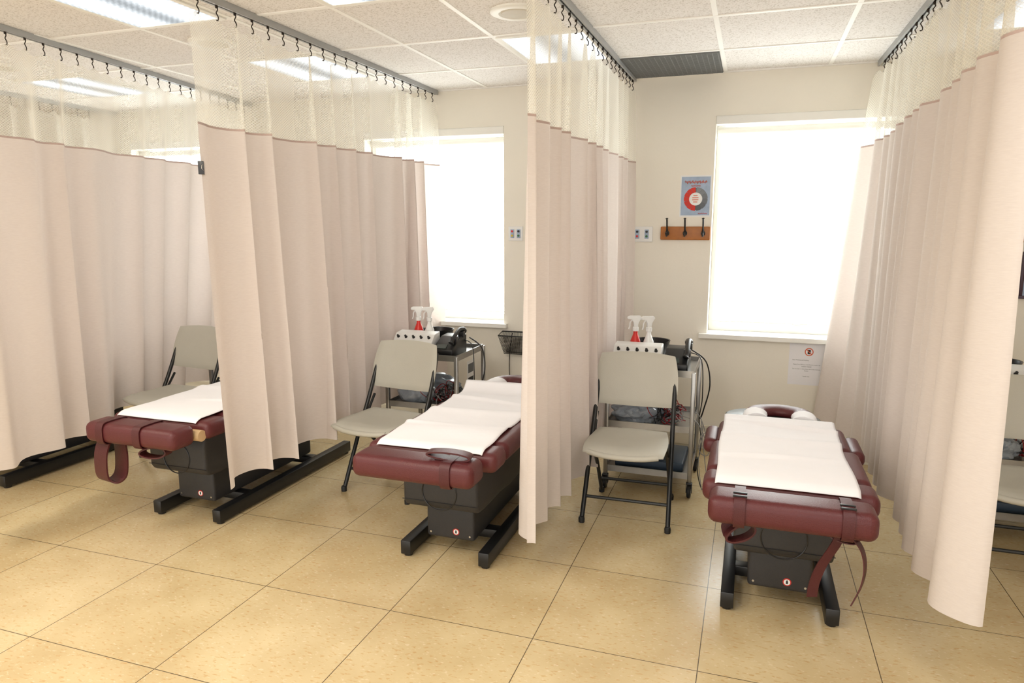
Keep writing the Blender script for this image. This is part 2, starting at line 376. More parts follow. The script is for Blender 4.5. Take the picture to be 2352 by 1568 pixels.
# ---------------------------------------------------------------- curtains
def ss(t): t=max(0,min(1,t)); return t*t*(3-2*t)
hookmesh=None
def curtain(start,end,zb0,zb1,zh,seed,lam,amp,label,bend=None,trackstart=None,flap=0):
    global hookmesh
    S=Vector((start[0],start[1],0)); E=Vector((end[0],end[1],0)); L=(E-S).length; D=(E-S)/L; Nn=Vector((D.y,-D.x,0))
    zt=H-.085
    e=empty('privacy_curtain',(S.x,S.y,0),label,'curtain',group='privacy curtains')
    hs=.115
    def P(s,z,topz=False):
        u=s/L; h=(zt-z)/(zt-zh)
        se=s+flap*math.exp(-s/.25)*1.0
        ph=2*math.pi*se/lam+1.2*math.sin(2*math.pi*s/(lam*3.7)+seed)+.6*math.sin(2*math.pi*s/(lam*2.3)+2*seed)+.5*h*math.sin(seed+s*2.2)
        m=.9+.25*math.sin(s*5.1+seed)+.1*math.sin(s*11+seed*3)
        A=amp*(.25+.75*max(h,0)**.6)*m
        d=A*(math.sin(ph)+.17*math.sin(2*ph+seed))+.014*math.sin(3*s+h*2+seed)*h
        la=A*.6*math.cos(ph)
        zz=z
        if topz: zz=z-.022*math.sin(math.pi*(s/hs-.5))**2
        p=D*(s+la)+Nn*d+Vector((0,0,zz))
        if bend: p+=Vector(bend(u,h))
        return p
    n=int(L/.011)
    def grid(name,z0f,z1f,rows,m,topz=False):
        bm=bmesh.new(); uv=bm.loops.layers.uv.new('UVMap'); g=[]
        for j in range(rows+1):
            row=[]
            for i in range(n+1):
                s=L*i/n; z0=z0f(s/L);z1=z1f(s/L); z=z0+(z1-z0)*j/rows
                row.append((bm.verts.new(P(s,z,topz and j==0)),s,z))
            g.append(row)
        for j in range(rows):
            for i in range(n):
                q=[g[j][i],g[j][i+1],g[j+1][i+1],g[j+1][i]]
                f=bm.faces.new([t[0] for t in q])
                for lp,t in zip(f.loops,q): lp[uv].uv=(t[1],t[2])
        me=bpy.data.meshes.new(name); bm.to_mesh(me); bm.free(); me.materials.append(m); me.shade_smooth()
        o=bpy.data.objects.new(name,me); COL.objects.link(o); o.parent=e; return o
    zb=lambda u: zb0+(zb1-zb0)*u
    grid('mesh_panel',lambda u:zt,zb,12,M_net,True)
    grid('fabric_panel',lambda u:zb(u)-.008,lambda u:zh,30,M_fab)
    o=grid('seam',lambda u:zb(u)+.002,lambda u:zb(u)-.0085,1,M_seam)
    k=0
    while (k+.5)*hs<L-.01:
        s=(k+.5)*hs
        if hookmesh is None:
            bm=bmesh.new(); add_sweep(bm,[(0,0,.062),(0,0,.045)],.006,8)
            add_sweep(bm,[(.0,0,.047),(.005,0,.04),(0,0,.032),(-.004,0,.026),(0,0,.018),(.006,0,.006),(.003,0,-.006),(-.005,0,-.004)],.0026,6,smooth=3)
            o=mk('curtain_hook',bm,M_hook,e); hookmesh=o.data
        else:
            o=bpy.data.objects.new('curtain_hook',hookmesh); COL.objects.link(o); o.parent=e
        k+=1
        q=D*s; o.location=(q.x,q.y,zt)
    ts=trackstart or start
    T=Vector((ts[0],ts[1],0)); 
    t=empty('curtain_track',(T.x,T.y,H-.03),'grey aluminium ceiling curtain rail','curtain rail',group='ceiling curtain rails')
    L2=(E-T).length+.03; d2=(E-T).normalized()
    mt=Matrix.Rotation(math.atan2(d2.y,d2.x)-math.pi/2,4,'Z')
    bm=bmesh.new()
    for b in [(-.016,.016,0,L2,.024,.029),(-.016,-.013,0,L2,0,.0245),(.013,.016,0,L2,0,.0245),(-.013,-.005,0,L2,0,.003),(.005,.013,0,L2,0,.003)]: add_box(bm,b,mtx=mt)
    mk('rail_channel',bm,M_track,t)
    return e,P
lab='blush curtain with cream netting top, '
curtain((-5.25,2.3),(-5.37,4.9),2.0,2.0,.33,5.3,.22,.05,lab+'at the far bay')
def bend1(u,h): return (-.26*h*ss((u-.2)/.35)*(1-.3*ss((u-.75)/.25)),0,0)
curtain((-3.48,2.05),(-3.93,4.9),2.0,1.99,.33,1.7,.29,.06,lab+'drawn beside a chair',bend=bend1)
emid,Pmid=curtain((-2.28,2.5),(-2.27,4.9),1.99,2.0,.35,4.4,.235,.074,lab+'black clip on edge',trackstart=(-2.28,2.2),flap=.12)
curtain((-.85,2.64),(-.81,4.9),1.98,1.98,.215,2.6,.2,.056,lab+'between two tables',trackstart=(-.84,2.3))
def bend3(u,h):
    k=ss((u-.72)/.28); return (-.03*k-.15*k*h,0,0)
curtain((.70,2.42),(.68,4.9),2.11,2.02,.30,.8,.185,.058,lab+'flared near window',bend=bend3,trackstart=(.70,2.1))
# binder clip on curtain edge
p=Pmid(.012,1.80)+Vector((-2.28,2.5,0))
e=empty('binder_clip',(p.x,p.y-.006,p.z),'small black metal binder clip pinched on the curtain edge','clip')
prism('clip_body',[(-.012,-.012),(-.012,.012),(.022,.003),(.022,-.003)],-.028,.028,M_blackp,e,axis='Z',bev=.001)
sweep('clip_handle',[(-.012+.0,-.01,.012),(-.045,-.016,.007),(-.048,-.016,-.007),(-.012,-.01,-.012)],.0013,M_chrome,e,n=6)
e.rotation_euler=(0,0,.4+math.pi/2)

# ---------------------------------------------------------------- treatment tables
CT=.600  # cushion top
def table():
    e=empty('treatment_table',(0,0,0),'burgundy padded treatment table on black steel base','treatment table',group='padded treatment tables')
    for x in (-.1975,.1975):
        bm=bmesh.new(); add_box(bm,(x-.026,x+.026,-.62,.65,.012,.08),.004,2)
        for y in (-.59,.62): add_lathe(bm,[(.02,0),(.022,.012)],(x,y,0),12)
        mk('base_rail',bm,M_black,e)
    for y in (-.33,.31): box('base_crossbar',(-.18,.18,y-.03,y+.03,.03,.075),M_black,e,.004)
    box('lower_housing',(-.122,.122,-.54,.34,.085,.27),M_house,e,.014)
    bm=bmesh.new()
    add_prism(bm,[(-.655,.30),(-.655,.43),(-.64,.485),(.42,.485),(.42,.28),(-.20,.25),(-.32,.262),(-.56,.262),(-.63,.27)],-.185,.185,'X',.018)
    mk('upper_housing',bm,M_house,e)
    bm=bmesh.new(); add_sweep(bm,[(.0+.085*math.cos(a),-.656,.36+.085*math.sin(a)) for a in [k*math.pi/16 for k in range(32)]],.003,6,closed=True); mk('housing_ring',bm,M_blackp,e)
    sweep('housing_seam',[(-.187,-.655,.31),(.187,-.655,.31)],.0018,M_blackp,e,n=6)
    box('frame_plate',(-.14,.14,-.72,-.6,.47,.49),M_black,e,.004); box('frame_plate',(-.22,.22,-.60,.2,.483,.515),M_black,e,.004)
    for x in (-.12,.12): sweep('footrest_arm',[(x,-.85,.50),(x,-.72,.485),(x,-.58,.485)],.012,M_chrome,e,n=10)
    lathe('warning_sticker',[(.0165,0),(.0165,.0012)],mat('red_sticker',(190,40,36),.5),e,c=(.03,-.5402,.125),n=24,mtx=Matrix.Rotation(math.pi/2,4,'X'))
    lathe('sticker_centre',[(.0125,0),(.0125,.0006)],M_wbot,e,c=(.03,-.5414,.125),n=24,mtx=Matrix.Rotation(math.pi/2,4,'X'))
    boxes('sticker_mark',[(.026,.034,-.5428,-.542,.118,.130),(.028,.032,-.5428,-.542,.130,.134)],M_ink,e)
    for x in (-.1,.1): lathe('screw',[(.005,0),(.005,.002)],M_chrome,e,c=(x,-.5402,.11),n=10,mtx=Matrix.Rotation(math.pi/2,4,'X'))
    def cushion(name,b,bev,m=M_bur):
        bm=bmesh.new(); add_box(bm,b,bev,5)
        return mk(name,bm,m,e)
    cushion('footrest_cushion',(-.278,.278,-.945,-.795,.503,.605),.034)
    cushion('seat_cushion',(-.31,.31,-.755,-.60,.510,CT),.034)
    cushion('pelvic_cushion',(-.305,.305,-.592,-.20,.510,CT),.034)
    cushion('chest_cushion',(-.285,.285,-.19,.16,.513,CT-.002),.034)
    for s in (-1,1): cushion('side_pad',(s*.31-.035,s*.31+.035,-.13,.13,.50,.572),.03)
    # head section
    bm=bmesh.new(); add_prism(bm,[(-.03+.235*math.cos(a),.35+.17*math.sin(a)) for a in [k*math.pi/16 for k in range(32)]],.55,.578,'Z',.008); mk('head_shelf',bm,M_green,e)
    def flat(bm):
        for v in bm.verts: v.co.z=.597+(v.co.z-.598)*.6
    bm=bmesh.new()
    pts=[(-.11,.20,.598),(-.118,.27,.598),(-.10,.36,.598),(0,.405,.598),(.10,.36,.598),(.118,.27,.598),(.11,.20,.598)]
    add_sweep(bm,pts,.055,16,smooth=6); flat(bm); mk('head_cushion',bm,M_bur,e)
    for s in (-1,1):
        bm=bmesh.new(); add_sweep(bm,[(s*.11,.192,.598),(s*.118,.24,.598),(s*.114,.31,.598)],.0585,16,smooth=5); flat(bm); mk('head_cushion_cover',bm,M_paper,e)
    sweep('head_post',[(0,.14,.5),(0,.22,.52),(0,.33,.56)],.018,M_chrome,e)
    return e
T=table(); T.location=(.178,3.4,0)
T['label']='burgundy treatment table with hanging ankle straps, under a bright window'
t2=copy_thing(T,(-1.283,3.4,0),'burgundy treatment table with a cuff lying on the footrest')
t1=copy_thing(T,(-2.785,3.4,0),'burgundy treatment table with leather cuffs hanging from the footrest')
t0=copy_thing(T,(-4.36,3.4,0),'burgundy treatment table mostly behind a closed curtain')
for c in t2.children:
    if c.name.startswith('head_'): c.location.y+=.14; c.location.z+=.025
def strap_wrap(par,x,w=.04):
    g=.004; y0,y1,z0,z1=-.945-g,-.795+g,.503-g,.605+g; c=.03
    pts=[(x,y0,z0+c),(x,y0,z1-c),(x,y0+c*.3,z1-c*.3),(x,y0+c,z1),(x,y1-c,z1),(x,y1-c*.3,z1-c*.3),(x,y1,z1-c),(x,y1,z0+c),(x,y1-c*.3,z0+c*.3),(x,y1-c,z0),(x,y0+c,z0),(x,y0+c*.3,z0+c*.3)]
    return ribbon('strap',pts,(w,0,0),.004,M_burd,par,closed=True,sm=3)
def cuff(par,c,rx,rz,w,yaw=0,tilt=0,name='ankle_cuff',m=None):
    pts=[]
    for k in range(14):
        a=2*math.pi*k/14; pts.append(Vector((rx*math.cos(a),0,rz*math.sin(a)*(1+.15*math.cos(a)))))
    Mx=Matrix.Translation(c)@Matrix.Rotation(yaw,4,'Z')@Matrix.Rotation(tilt,4,'Y')
    wv=Matrix.Rotation(yaw,3,'Z')@Vector((0,w,0))
    return ribbon(name,[Mx@p for p in pts],wv,.007,m or M_burd,par,closed=True,sm=3)
# table 3
strap_wrap(T,-.17,.038); strap_wrap(T,.18,.038)
for x in (-.17,.18):
    for y in (-.925,-.895): box('strap_keeper',(x-.024,x+.024,y,y+.009,.609,.616),M_blackp,T,.001)
cuff(T,Vector((-.165,-.86,.455)),.055,.028,.05,yaw=.2,tilt=-.5)
ribbon('hanging_strap',[(.17,-.87,.50),(.15,-.875,.45),(.115,-.88,.38),(.095,-.88,.31),(.09,-.88,.255)],(.035,.01,0),.004,M_burd,T)
ribbon('hanging_strap',[(.20,-.87,.50),(.235,-.88,.46),(.25,-.885,.40),(.245,-.885,.33),(.22,-.88,.25)],(.012,.03,0),.004,M_burd,T)
ribbon('hanging_strap',[(.13,-.85,.49),(.15,-.86,.475),(.21,-.865,.47),(.235,-.85,.49)],(.0,.03,0),.004,M_burd,T)
ribbon('hanging_strap',[(-.20,-.85,.50),(-.215,-.86,.47),(-.205,-.86,.43)],(.03,.01,0),.004,M_burd,T)
# table 2
strap_wrap(t2,.16,.045)
cuff(t2,Vector((.15,-.87,.624)),.092,.015,.055,yaw=.12,tilt=.06)
# table 1
strap_wrap(t1,-.17,.045); strap_wrap(t1,.06,.045)
ribbon('ankle_cuff',[(-.20,-.90,.50),(-.205,-.92,.44),(-.20,-.93,.36),(-.19,-.925,.315),(-.165,-.90,.30),(-.145,-.87,.33),(-.14,-.86,.42),(-.145,-.86,.50)],(.10,-.02,0),.008,M_burd,t1)
cuff(t1,Vector((.09,-.87,.468)),.075,.026,.05,yaw=.1,tilt=-.12)
lathe('paper_roll',[(.014,-.20),(.028,-.20),(.028,.26),(.014,.26)],M_card,t1,c=(.03,-.772,.54),n=20,mtx=Matrix.Rotation(math.pi/2,4,'Y'))
# paper
def paper(cx,seed,label,near=-.757,far=.17,lift=.0):
    rr=random.Random(seed); bm=bmesh.new(); nx,ny=44,110; g=[]
    ks=[(rr.uniform(4,22),rr.uniform(0,6),rr.uniform(-6,6)) for _ in range(6)]
    for j in range(ny+1):
        row=[]
        y=near+(far-near)*j/ny
        for i in range(nx+1):
            x=-.252+.504*i/nx; z=CT+.0035
            for a,b,c in ks: z+=.0014*(1+math.sin(a*y+b+c*x))
            z+= .012*math.exp(-((y+.146+.04*math.sin(x*4+seed))/.04)**2)
            z+=.016*math.exp(-((y-.06+.15*x)/.018)**2)*(.5+.5*math.sin(seed+x*6))
            z+=.012*math.exp(-((y+.42-.1*x)/.022)**2)*(.5+.5*math.sin(seed*2+x*8))
            if y>far-.09: z+=lift*((y-(far-.09))/.09)**2
            if y<near+.05: z-=.018*((near+.05-y)/.05)**2
            e_=max(0,abs(x)-.24); z-=e_*.3
            xx=x+.004*math.sin(9*y+seed)
            row.append(bm.verts.new((xx,y,z)))
        g.append(row)
    for j in range(ny):
        for i in range(nx): bm.faces.new([g[j][i],g[j][i+1],g[j+1][i+1],g[j+1][i]])
    me=bpy.data.meshes.new('table_paper'); bm.to_mesh(me); bm.free(); me.materials.append(M_paper); me.shade_smooth()
    o=bpy.data.objects.new('table_paper',me); COL.objects.link(o); o.location=(cx,3.4,0)
    md=o.modifiers.new('thick','SOLIDIFY'); md.thickness=.0006; md.offset=1
    return top(o,label,'paper',group='exam paper sheets')
paper(.165,1,'white exam paper with lifted end on the table by the window',lift=.012)
paper(-1.29,2,'wrinkled white exam paper on a burgundy table',far=.31,lift=.05)
paper(-2.80,3,'white exam paper on a table partly behind a curtain',lift=.0)
paper(-4.36,4,'white exam paper on a curtained table',lift=.0)

# ---------------------------------------------------------------- folding chairs
def chair():
    e=empty('folding_chair',(0,0,0),'grey beige plastic folding chair with dark metal legs','chair',group='plastic folding chairs')
    hw=.212
    for s in (-1,1):
        sweep('front_leg',[(s*(hw+.012),-.215,.012),(s*(hw+.005),-.08,.30),(s*hw,.04,.53),(s*(hw-.004),.12,.70),(s*(hw-.014),.165,.80)],.0125,M_tube,e,n=10,smooth=5)
        sweep('rear_leg',[(s*(hw-.012),.235,.012),(s*(hw-.016),.05,.25),(s*(hw-.018),-.12,.415)],.011,M_tube,e,n=10,smooth=4)
        sweep('hinge_link',[(s*(hw-.006),.02,.445),(s*(hw-.006),.085,.53)],.008,M_tube,e,n=8)
        lathe('leg_foot',[(.016,0),(.017,.02),(.014,.032)],M_rubber,e,c=(s*(hw+.012),-.218,0),n=12)
        lathe('leg_foot',[(.016,0),(.017,.02),(.014,.032)],M_rubber,e,c=(s*(hw-.012),.238,0),n=12)
    sweep('crossbar',[(-hw-.005,-.16,.125),(hw+.005,-.16,.125)],.009,M_tube,e)
    sweep('crossbar',[(-hw+.01,.16,.115),(hw-.01,.16,.115)],.009,M_tube,e)
    sweep('seat_rail',[(-hw+.015,-.11,.405),(hw-.015,-.11,.405)],.011,M_tube,e)
    def slab(name,fx,nu,nv,th,m):
        bm=bmesh.new(); A=[];B=[]
        for j in range(nv+1):
            ra=[];rb=[]
            for i in range(nu+1):
                u=-1+2*i/nu; v=-1+2*j/nv
                uu=u*math.sqrt(1-v*v/2*.3); vv=v*math.sqrt(1-u*u/2*.3)
                p,nr=fx(uu,vv); edge=max(abs(u),abs(v)); t=th*(1-max(0,edge-.86)/.14*.75)
                ra.append(bm.verts.new(p+nr*t/2)); rb.append(bm.verts.new(p-nr*t/2))
            A.append(ra);B.append(rb)
        for j in range(nv):
            for i in range(nu):
                bm.faces.new([A[j][i],A[j][i+1],A[j+1][i+1],A[j+1][i]]); bm.faces.new([B[j][i],B[j+1][i],B[j+1][i+1],B[j][i+1]])
        for i in range(nu):
            bm.faces.new([A[0][i],B[0][i],B[0][i+1],A[0][i+1]]); bm.faces.new([A[nv][i],A[nv][i+1],B[nv][i+1],B[nv][i]])
        for j in range(nv):
            bm.faces.new([A[j][0],A[j+1][0],B[j+1][0],B[j][0]]); bm.faces.new([A[j][nu],B[j][nu],B[j+1][nu],A[j+1][nu]])
        return mk(name,bm,m,e,ang=50)
    def fs(u,v):
        x=u*.218*(1-.05*(v+1)); y=-.155+v*.2 
        z=.448-.016*(1-u*u)*(1-v*v)-.03*max(0,-v-.55)**1.5*2+.012*max(0,v-.3)
        return Vector((x,y,z)),Vector((0,0,1))
    slab('seat',fs,26,26,.026,M_plast)
    def fb(u,v):
        z=.715+v*.145; y=.125+v*.045+.038*(1-u*u)-.01; x=u*.224*(1-.03*v)
        return Vector((x,y,z)),Vector((u*.25,-1,.3)).normalized()
    slab('backrest',fb,26,18,.024,M_plast)
    sweep('seat_lip',[(-.175,-.335,.432),(-.10,-.352,.424),(0,-.357,.421),(.10,-.352,.424),(.175,-.335,.432)],.014,M_plast,e,n=10,smooth=5)
    return e
C=chair(); C.location=(-.56,3.66,0); C['label']='grey beige folding chair before a steel cart, beside the window'
c2=copy_thing(C,(-1.965,3.6,0),'grey beige folding chair turned slightly, between curtain and table',rot=-.12)
c1=copy_thing(C,(-3.61,3.70,0),'grey beige folding chair partly hidden by the clipped curtain',rot=-.08)
c4=copy_thing(C,(1.20,3.63,0),'grey beige folding chair in the next bay behind the curtain',rot=.0)
C.rotation_euler=(0,0,.02)

# ---------------------------------------------------------------- carts
def cart():
    e=empty('utility_cart',(0,0,0),'stainless steel three shelf rolling cart','cart',group='stainless rolling carts')
    w,d=.245,.235
    for x in (-w,w):
        for y in (-d,d):
            box('post',(x-.012,x+.012,y-.012,y+.012,.085,.735),M_steel,e,.003,2)
            c=bpy.data.objects.new('caster',None); COL.objects.link(c); c.parent=e; c.location=(x,y,0)
            lathe('caster_wheel',[(.012,-.011),(.034,-.011),(.038,-.006),(.038,.006),(.034,.011),(.012,.011)],M_rubber,c,c=(.0,-.01,.038),n=24,mtx=Matrix.Rotation(math.pi/2,4,'Y'))
            lathe('caster_hub',[(.014,-.0125),(.014,.0125)],M_steel,c,c=(.0,-.01,.038),n=16,mtx=Matrix.Rotation(math.pi/2,4,'Y'))
            boxes('caster_fork',[(-.017,-.0135,-.022,.012,.03,.078),(.0135,.017,-.022,.012,.03,.078),(-.017,.017,-.022,.012,.078,.088)],M_blackp,c,.001)
    for z in (.115,.39,.715):
        boxes('shelf',[(-w,w,-d,d,z,z+.004),(-w,w,-d-.003,-d+.003,z-.01,z+.028),(-w,w,d-.003,d+.003,z-.01,z+.028),(-w-.003,-w+.003,-d,d,z-.01,z+.028),(w-.003,w+.003,-d,d,z-.01,z+.028)],M_steel,e)
    return e
K=cart(); K.location=(-.515,4.21,0)
k2=copy_thing(K,(-1.97,4.21,0)); k1=copy_thing(K,(-3.45,4.26,0)); k4=copy_thing(K,(1.30,4.14,0))
SH=.7195
def stim(kx,ky,flip=0):
    e=empty('stimulation_machine',(kx-.09,ky-.13,SH),'white electrotherapy control box with black knobs and jacks','machine',group='electrotherapy control boxes')
    prism('case',[(-.085,0),(-.085,.05),(.0,.135),(.085,.145),(.085,0)],-.14,.14,M_wbot,e,bev=.006)
    rot=Matrix.Rotation(math.atan2(.085,.085),4,'X')
    for r in range(2):
        for k in range(5):
            t=.28+.46*r; y=-.085+.085*t; z=.05+.085*t; x=-.11+.055*k
            lathe('knob',[(.010,0),(.010,.004),(.007,.008),(.007,.018),(0,.019)],M_blackp,e,c=(x,y,z-.0005),n=14,mtx=rot)
    for k in range(4): lathe('jack',[(.005,0),(.005,.012)],M_red if k%2 else M_blackp,e,c=(-.08+.05*k,-.085,.025),n=10,mtx=Matrix.Rotation(math.pi/2,4,'X'))
    return e
def ultra(kx,ky):
    e=empty('ultrasound_unit',(kx+.135,ky-.08,SH),'black therapy unit with a handset resting on top','machine',group='black therapy units')
    prism('case',[(-.12,0),(-.12,.05),(-.06,.085),(.02,.12),(.12,.125),(.12,0)],-.07,.07,M_blackp,e,bev=.008)
    box('display',(-.05,.02,-.002,.002,-.02,.02),mat('grey_display',(70,78,76),.2),e,mtx=Matrix.Translation((0,-.095,.068))@Matrix.Rotation(math.radians(-60),4,'X'))
    sweep('handset',[(.055,-.11,.09),(.062,-.09,.115),(.062,-.04,.145),(.06,.03,.165),(.058,.08,.155),(.055,.10,.135)],[.016,.02,.014,.013,.013,.014,.013,.013,.013,.013,.013,.013,.014,.014,.015,.018,.022,.024,.024,.02,.018],M_blackp,e,n=12,smooth=4)
    box('handset_cradle',(.04,.08,-.08,-.05,.09,.13),M_blackp,e,.003); box('handset_cradle',(.04,.08,.04,.07,.11,.15),M_blackp,e,.003)
    return e
def bottle(x,y,m,label,rz=0):
    e=empty('spray_bottle',(x,y,SH),label,'spray bottle',rot=rz,group='spray bottles')
    lathe('bottle_body',[(.0,0),(.030,0),(.034,.006),(.034,.10),(.030,.145),(.018,.175),(.013,.19),(.013,.205),(0,.205)],m,e,n=24)
    lathe('bottle_collar',[(.016,.203),(.018,.205),(.018,.227),(.012,.231)],M_wbot,e,n=20)
    bm=bmesh.new(); add_prism(bm,[(-.012,.229),(.012,.229),(.016,.255),(.034,.283),(.026,.297),(-.036,.297),(-.05,.29),(-.05,.277),(-.024,.273),(-.014,.255)],-.011,.011,'Y',.003); mk('spray_head',bm,M_wbot,e)
    sweep('trigger',[(-.02,0,.273),(-.034,0,.255),(-.036,0,.23),(-.042,0,.215)],.004,M_wbot,e,n=8,smooth=3)
    return e
def bowl(x,y):
    e=top(lathe('plastic_bowl',[(.07,0),(.075,.004),(.095,.06),(.108,.125),(.112,.135),(.104,.133),(.09,.06),(.07,.012),(.0,.010)],M_blackp,None,n=36),'black round plastic bowl on the cart top','bowl',group='black plastic bowls')
    e.location=(x,y,SH); return e
def bag(x,y,z,seed,sx=.12,sy=.10,sz=.07):
    rr=random.Random(seed); bm=bmesh.new(); bmesh.ops.create_icosphere(bm,subdivisions=4,radius=1)
    ph=[(Vector((rr.uniform(-6,6),rr.uniform(-6,6),rr.uniform(-6,6))),rr.uniform(0,6)) for _ in range(9)]
    for v in bm.verts:
        p=v.co.copy(); r=1
        for k,(q,a) in enumerate(ph): r+=.07*abs(math.sin(q.dot(p)+a))-.035
        v.co=Vector((p.x*sx*r,p.y*sy*r,max(-1,p.z)*sz*r)); v.co.z=max(v.co.z,-sz*.7)+sz*.7
    o=mk('plastic_bag',bm,M_bag,None,ang=25); o.location=(x,y,z); return top(o,'crumpled clear plastic bag with electrode pads','bag',group='plastic bags on cart shelves')
def cables(x,y,z,seed,n=9):
    rr=random.Random(seed)
    for k in range(n):
        m=[M_cabk,M_cabr,M_cabk,M_cabg,M_cabr,M_cabg,M_cabk][k%7]; c=(x+rr.uniform(-.03,.06),y+rr.uniform(-.04,.05)); pts=[]; a=rr.uniform(0,6)
        for j in range(12):
            a+=rr.uniform(.5,1.3); r=rr.uniform(.03,.08); pts.append((c[0]+r*math.cos(a),c[1]+r*math.sin(a),z+.006+rr.uniform(0,.14)*math.sin(math.pi*j/11)))
        o=sweep('coiled_cable',pts,.0028,m,None,n=6,smooth=5); top(o,('red' if m is M_cabr else 'grey' if m is M_cabg else 'black')+' electrode cable coiled on the cart shelf','cable',group='electrode cables')
def hang(pts,m,label,r=.003):
    o=sweep('hanging_cable',pts,r,m,None,n=6,smooth=6); top(o,label,'cable',group='electrode cables')
def dress(kx,ky,seed,full=True):
    stim(kx,ky); ultra(kx,ky)
    bowl(kx-.04,ky+.115)
    if full:
        bottle(kx-.125,ky-.005,M_red,'red spray bottle with white trigger head on a cart',rz=.3)
        bottle(kx-.045,ky-.005,M_wbot,'white spray bottle with trigger head on a cart',rz=.5)
    bag(kx-.10,ky-.10,.396,seed); bag(kx-.05,ky+.12,.396,seed+1,.15,.09,.08)
    cables(kx+.09,ky-.09,.396,seed)
    b=box('storage_tray',(-.2,.2,-.18,.18,0,.055),M_blueshelf,None,.008); b.location=(kx,ky,.121); top(b,'dark blue shallow plastic tray on the bottom cart shelf','tray',group='dark trays')
    y=ky
    hang([(kx+.2,y+.0,SH+.09),(kx+.27,y-.02,SH+.05),(kx+.285,y-.03,.55),(kx+.27,y+.02,.4),(kx+.29,y-.02,.26),(kx+.275,y-.05,.12),(kx+.31,y-.10,.006),(kx+.36,y-.06,.006)],M_cabk,'black cable hanging down the cart side')
    hang([(kx+.2,y+.1,SH+.09),(kx+.29,y+.1,SH+.02),(kx+.32,y+.07,.6),(kx+.29,y+.04,.45),(kx+.275,y+.03,.40)],M_cabk,'thick black cord looping beside the cart',.0045)
    hang([(kx+.18,y-.1,.47),(kx+.26,y-.14,.48),(kx+.30,y-.12,.40),(kx+.28,y-.09,.25),(kx+.33,y-.05,.2),(kx+.36,y-.08,.33),(kx+.31,y-.14,.36),(kx+.285,y-.13,.2),(kx+.31,y-.12,.006)],M_cabg,'thin grey cable looped beside the cart',.0022)
    hang([(kx+.17,y-.12,.45),(kx+.27,y-.17,.43),(kx+.33,y-.14,.30),(kx+.37,y-.10,.22),(kx+.33,y-.08,.30),(kx+.29,y-.1,.42),(kx+.32,y-.06,.15),(kx+.35,y-.1,.006)],M_cabg,'thin grey cable tangled beside the cart',.0022)
    hang([(kx-.08,y-.22,SH+.02),(kx-.06,y-.27,SH-.03),(kx-.03,y-.262,.6),(kx+.0,y-.255,.5),(kx+.02,y-.2,.45)],M_cabr,'thin red electrode lead hanging over the cart front',.0022)
    hang([(kx+.02,y-.22,SH+.02),(kx+.05,y-.27,SH-.05),(kx+.08,y-.262,.56),(kx+.05,y-.25,.48),(kx+.0,y-.18,.44)],M_cabk,'thin black electrode lead hanging over the cart front',.0022)
dress(-.515,4.21,11); dress(-1.97,4.21,23); dress(-3.45,4.26,37); dress(1.30,4.14,51,False)
# card hanging on cart 2 side
o=box('instruction_card',(-.0012,.0012,-.06,.06,-.11,.11),M_wbot,None); o.location=(-1.97+.2505,4.2,.565); top(o,'white instruction card hanging on the cart side','card')
box('card_print',(.0013,.0018,-.045,.045,.03,.09),M_greyink,o); box('card_print',(.0013,.0018,-.045,.045,-.08,.0),M_ink,o)

# ---------------------------------------------------------------- wall things
Y=W
def poster(x0,x1,z0,z1):
    e=empty('wellness_poster',((x0+x1)/2,Y-.001,z0),'laminated poster with red and grey ring diagram','poster',group='wall posters')
    w=(x1-x0)/2;h=z1-z0
    box('laminate',(-w,w,-.001,.001,0,h),M_wbot,e); box('print',(-w+.008,w-.008,-.0016,-.001,.01,h-.01),M_poster,e)
    cz=h*.43
    disc_ring('ring_disc',0,.073,0,2*math.pi,(0.002,-.0018,cz),M_greyink,e)
    for k in range(7):
        a0=math.radians(92+k*25.5); disc_ring('ring_sector',.043,.078,a0,a0+math.radians(24),(0.002,-.0022,cz),M_redink,e,8)
    for k in range(6):
        a0=math.radians(-85+k*29); disc_ring('ring_sector',.043,.078,a0,a0+math.radians(27.5),(0.002,-.0024,cz),mat('sector_grey',(90+k*8,95+k*8,100+k*8),.6),e,8)
    disc_ring('ring_centre',0,.043,0,2*math.pi,(.002,-.0026,cz),M_wbot,e)
    for k in range(4): 
        ww=.014+.006*(k in(1,2)); box('centre_print',(-ww,ww,-.0032,-.003,cz+.02-.014*k,cz+.025-.014*k),M_orange,e)
    bm=bmesh.new(); pts=[]
    for k in range(46): pts.append((-.072+.144*k/45,-.0026,h-.045+.009*math.sin(k*2.1)+.004*math.sin(k*.9)))
    add_sweep(bm,pts,.0022,5)
    pts=[(-.03+.06*k/18,-.0026,h-.07+.006*math.sin(k*2.3)) for k in range(19)]; add_sweep(bm,pts,.0018,5)
    mk('poster_title',bm,M_orange,e)
    bm=bmesh.new(); pts=[(.02+.06*k/14,-.0026,.022+.004*math.sin(k*2.3)) for k in range(15)]; add_sweep(bm,pts,.0015,5); mk('poster_footer',bm,M_redink,e)
    return e
poster(-.48,-.275,1.61,1.885)
pp=poster(1.47,1.675,1.61,1.885)
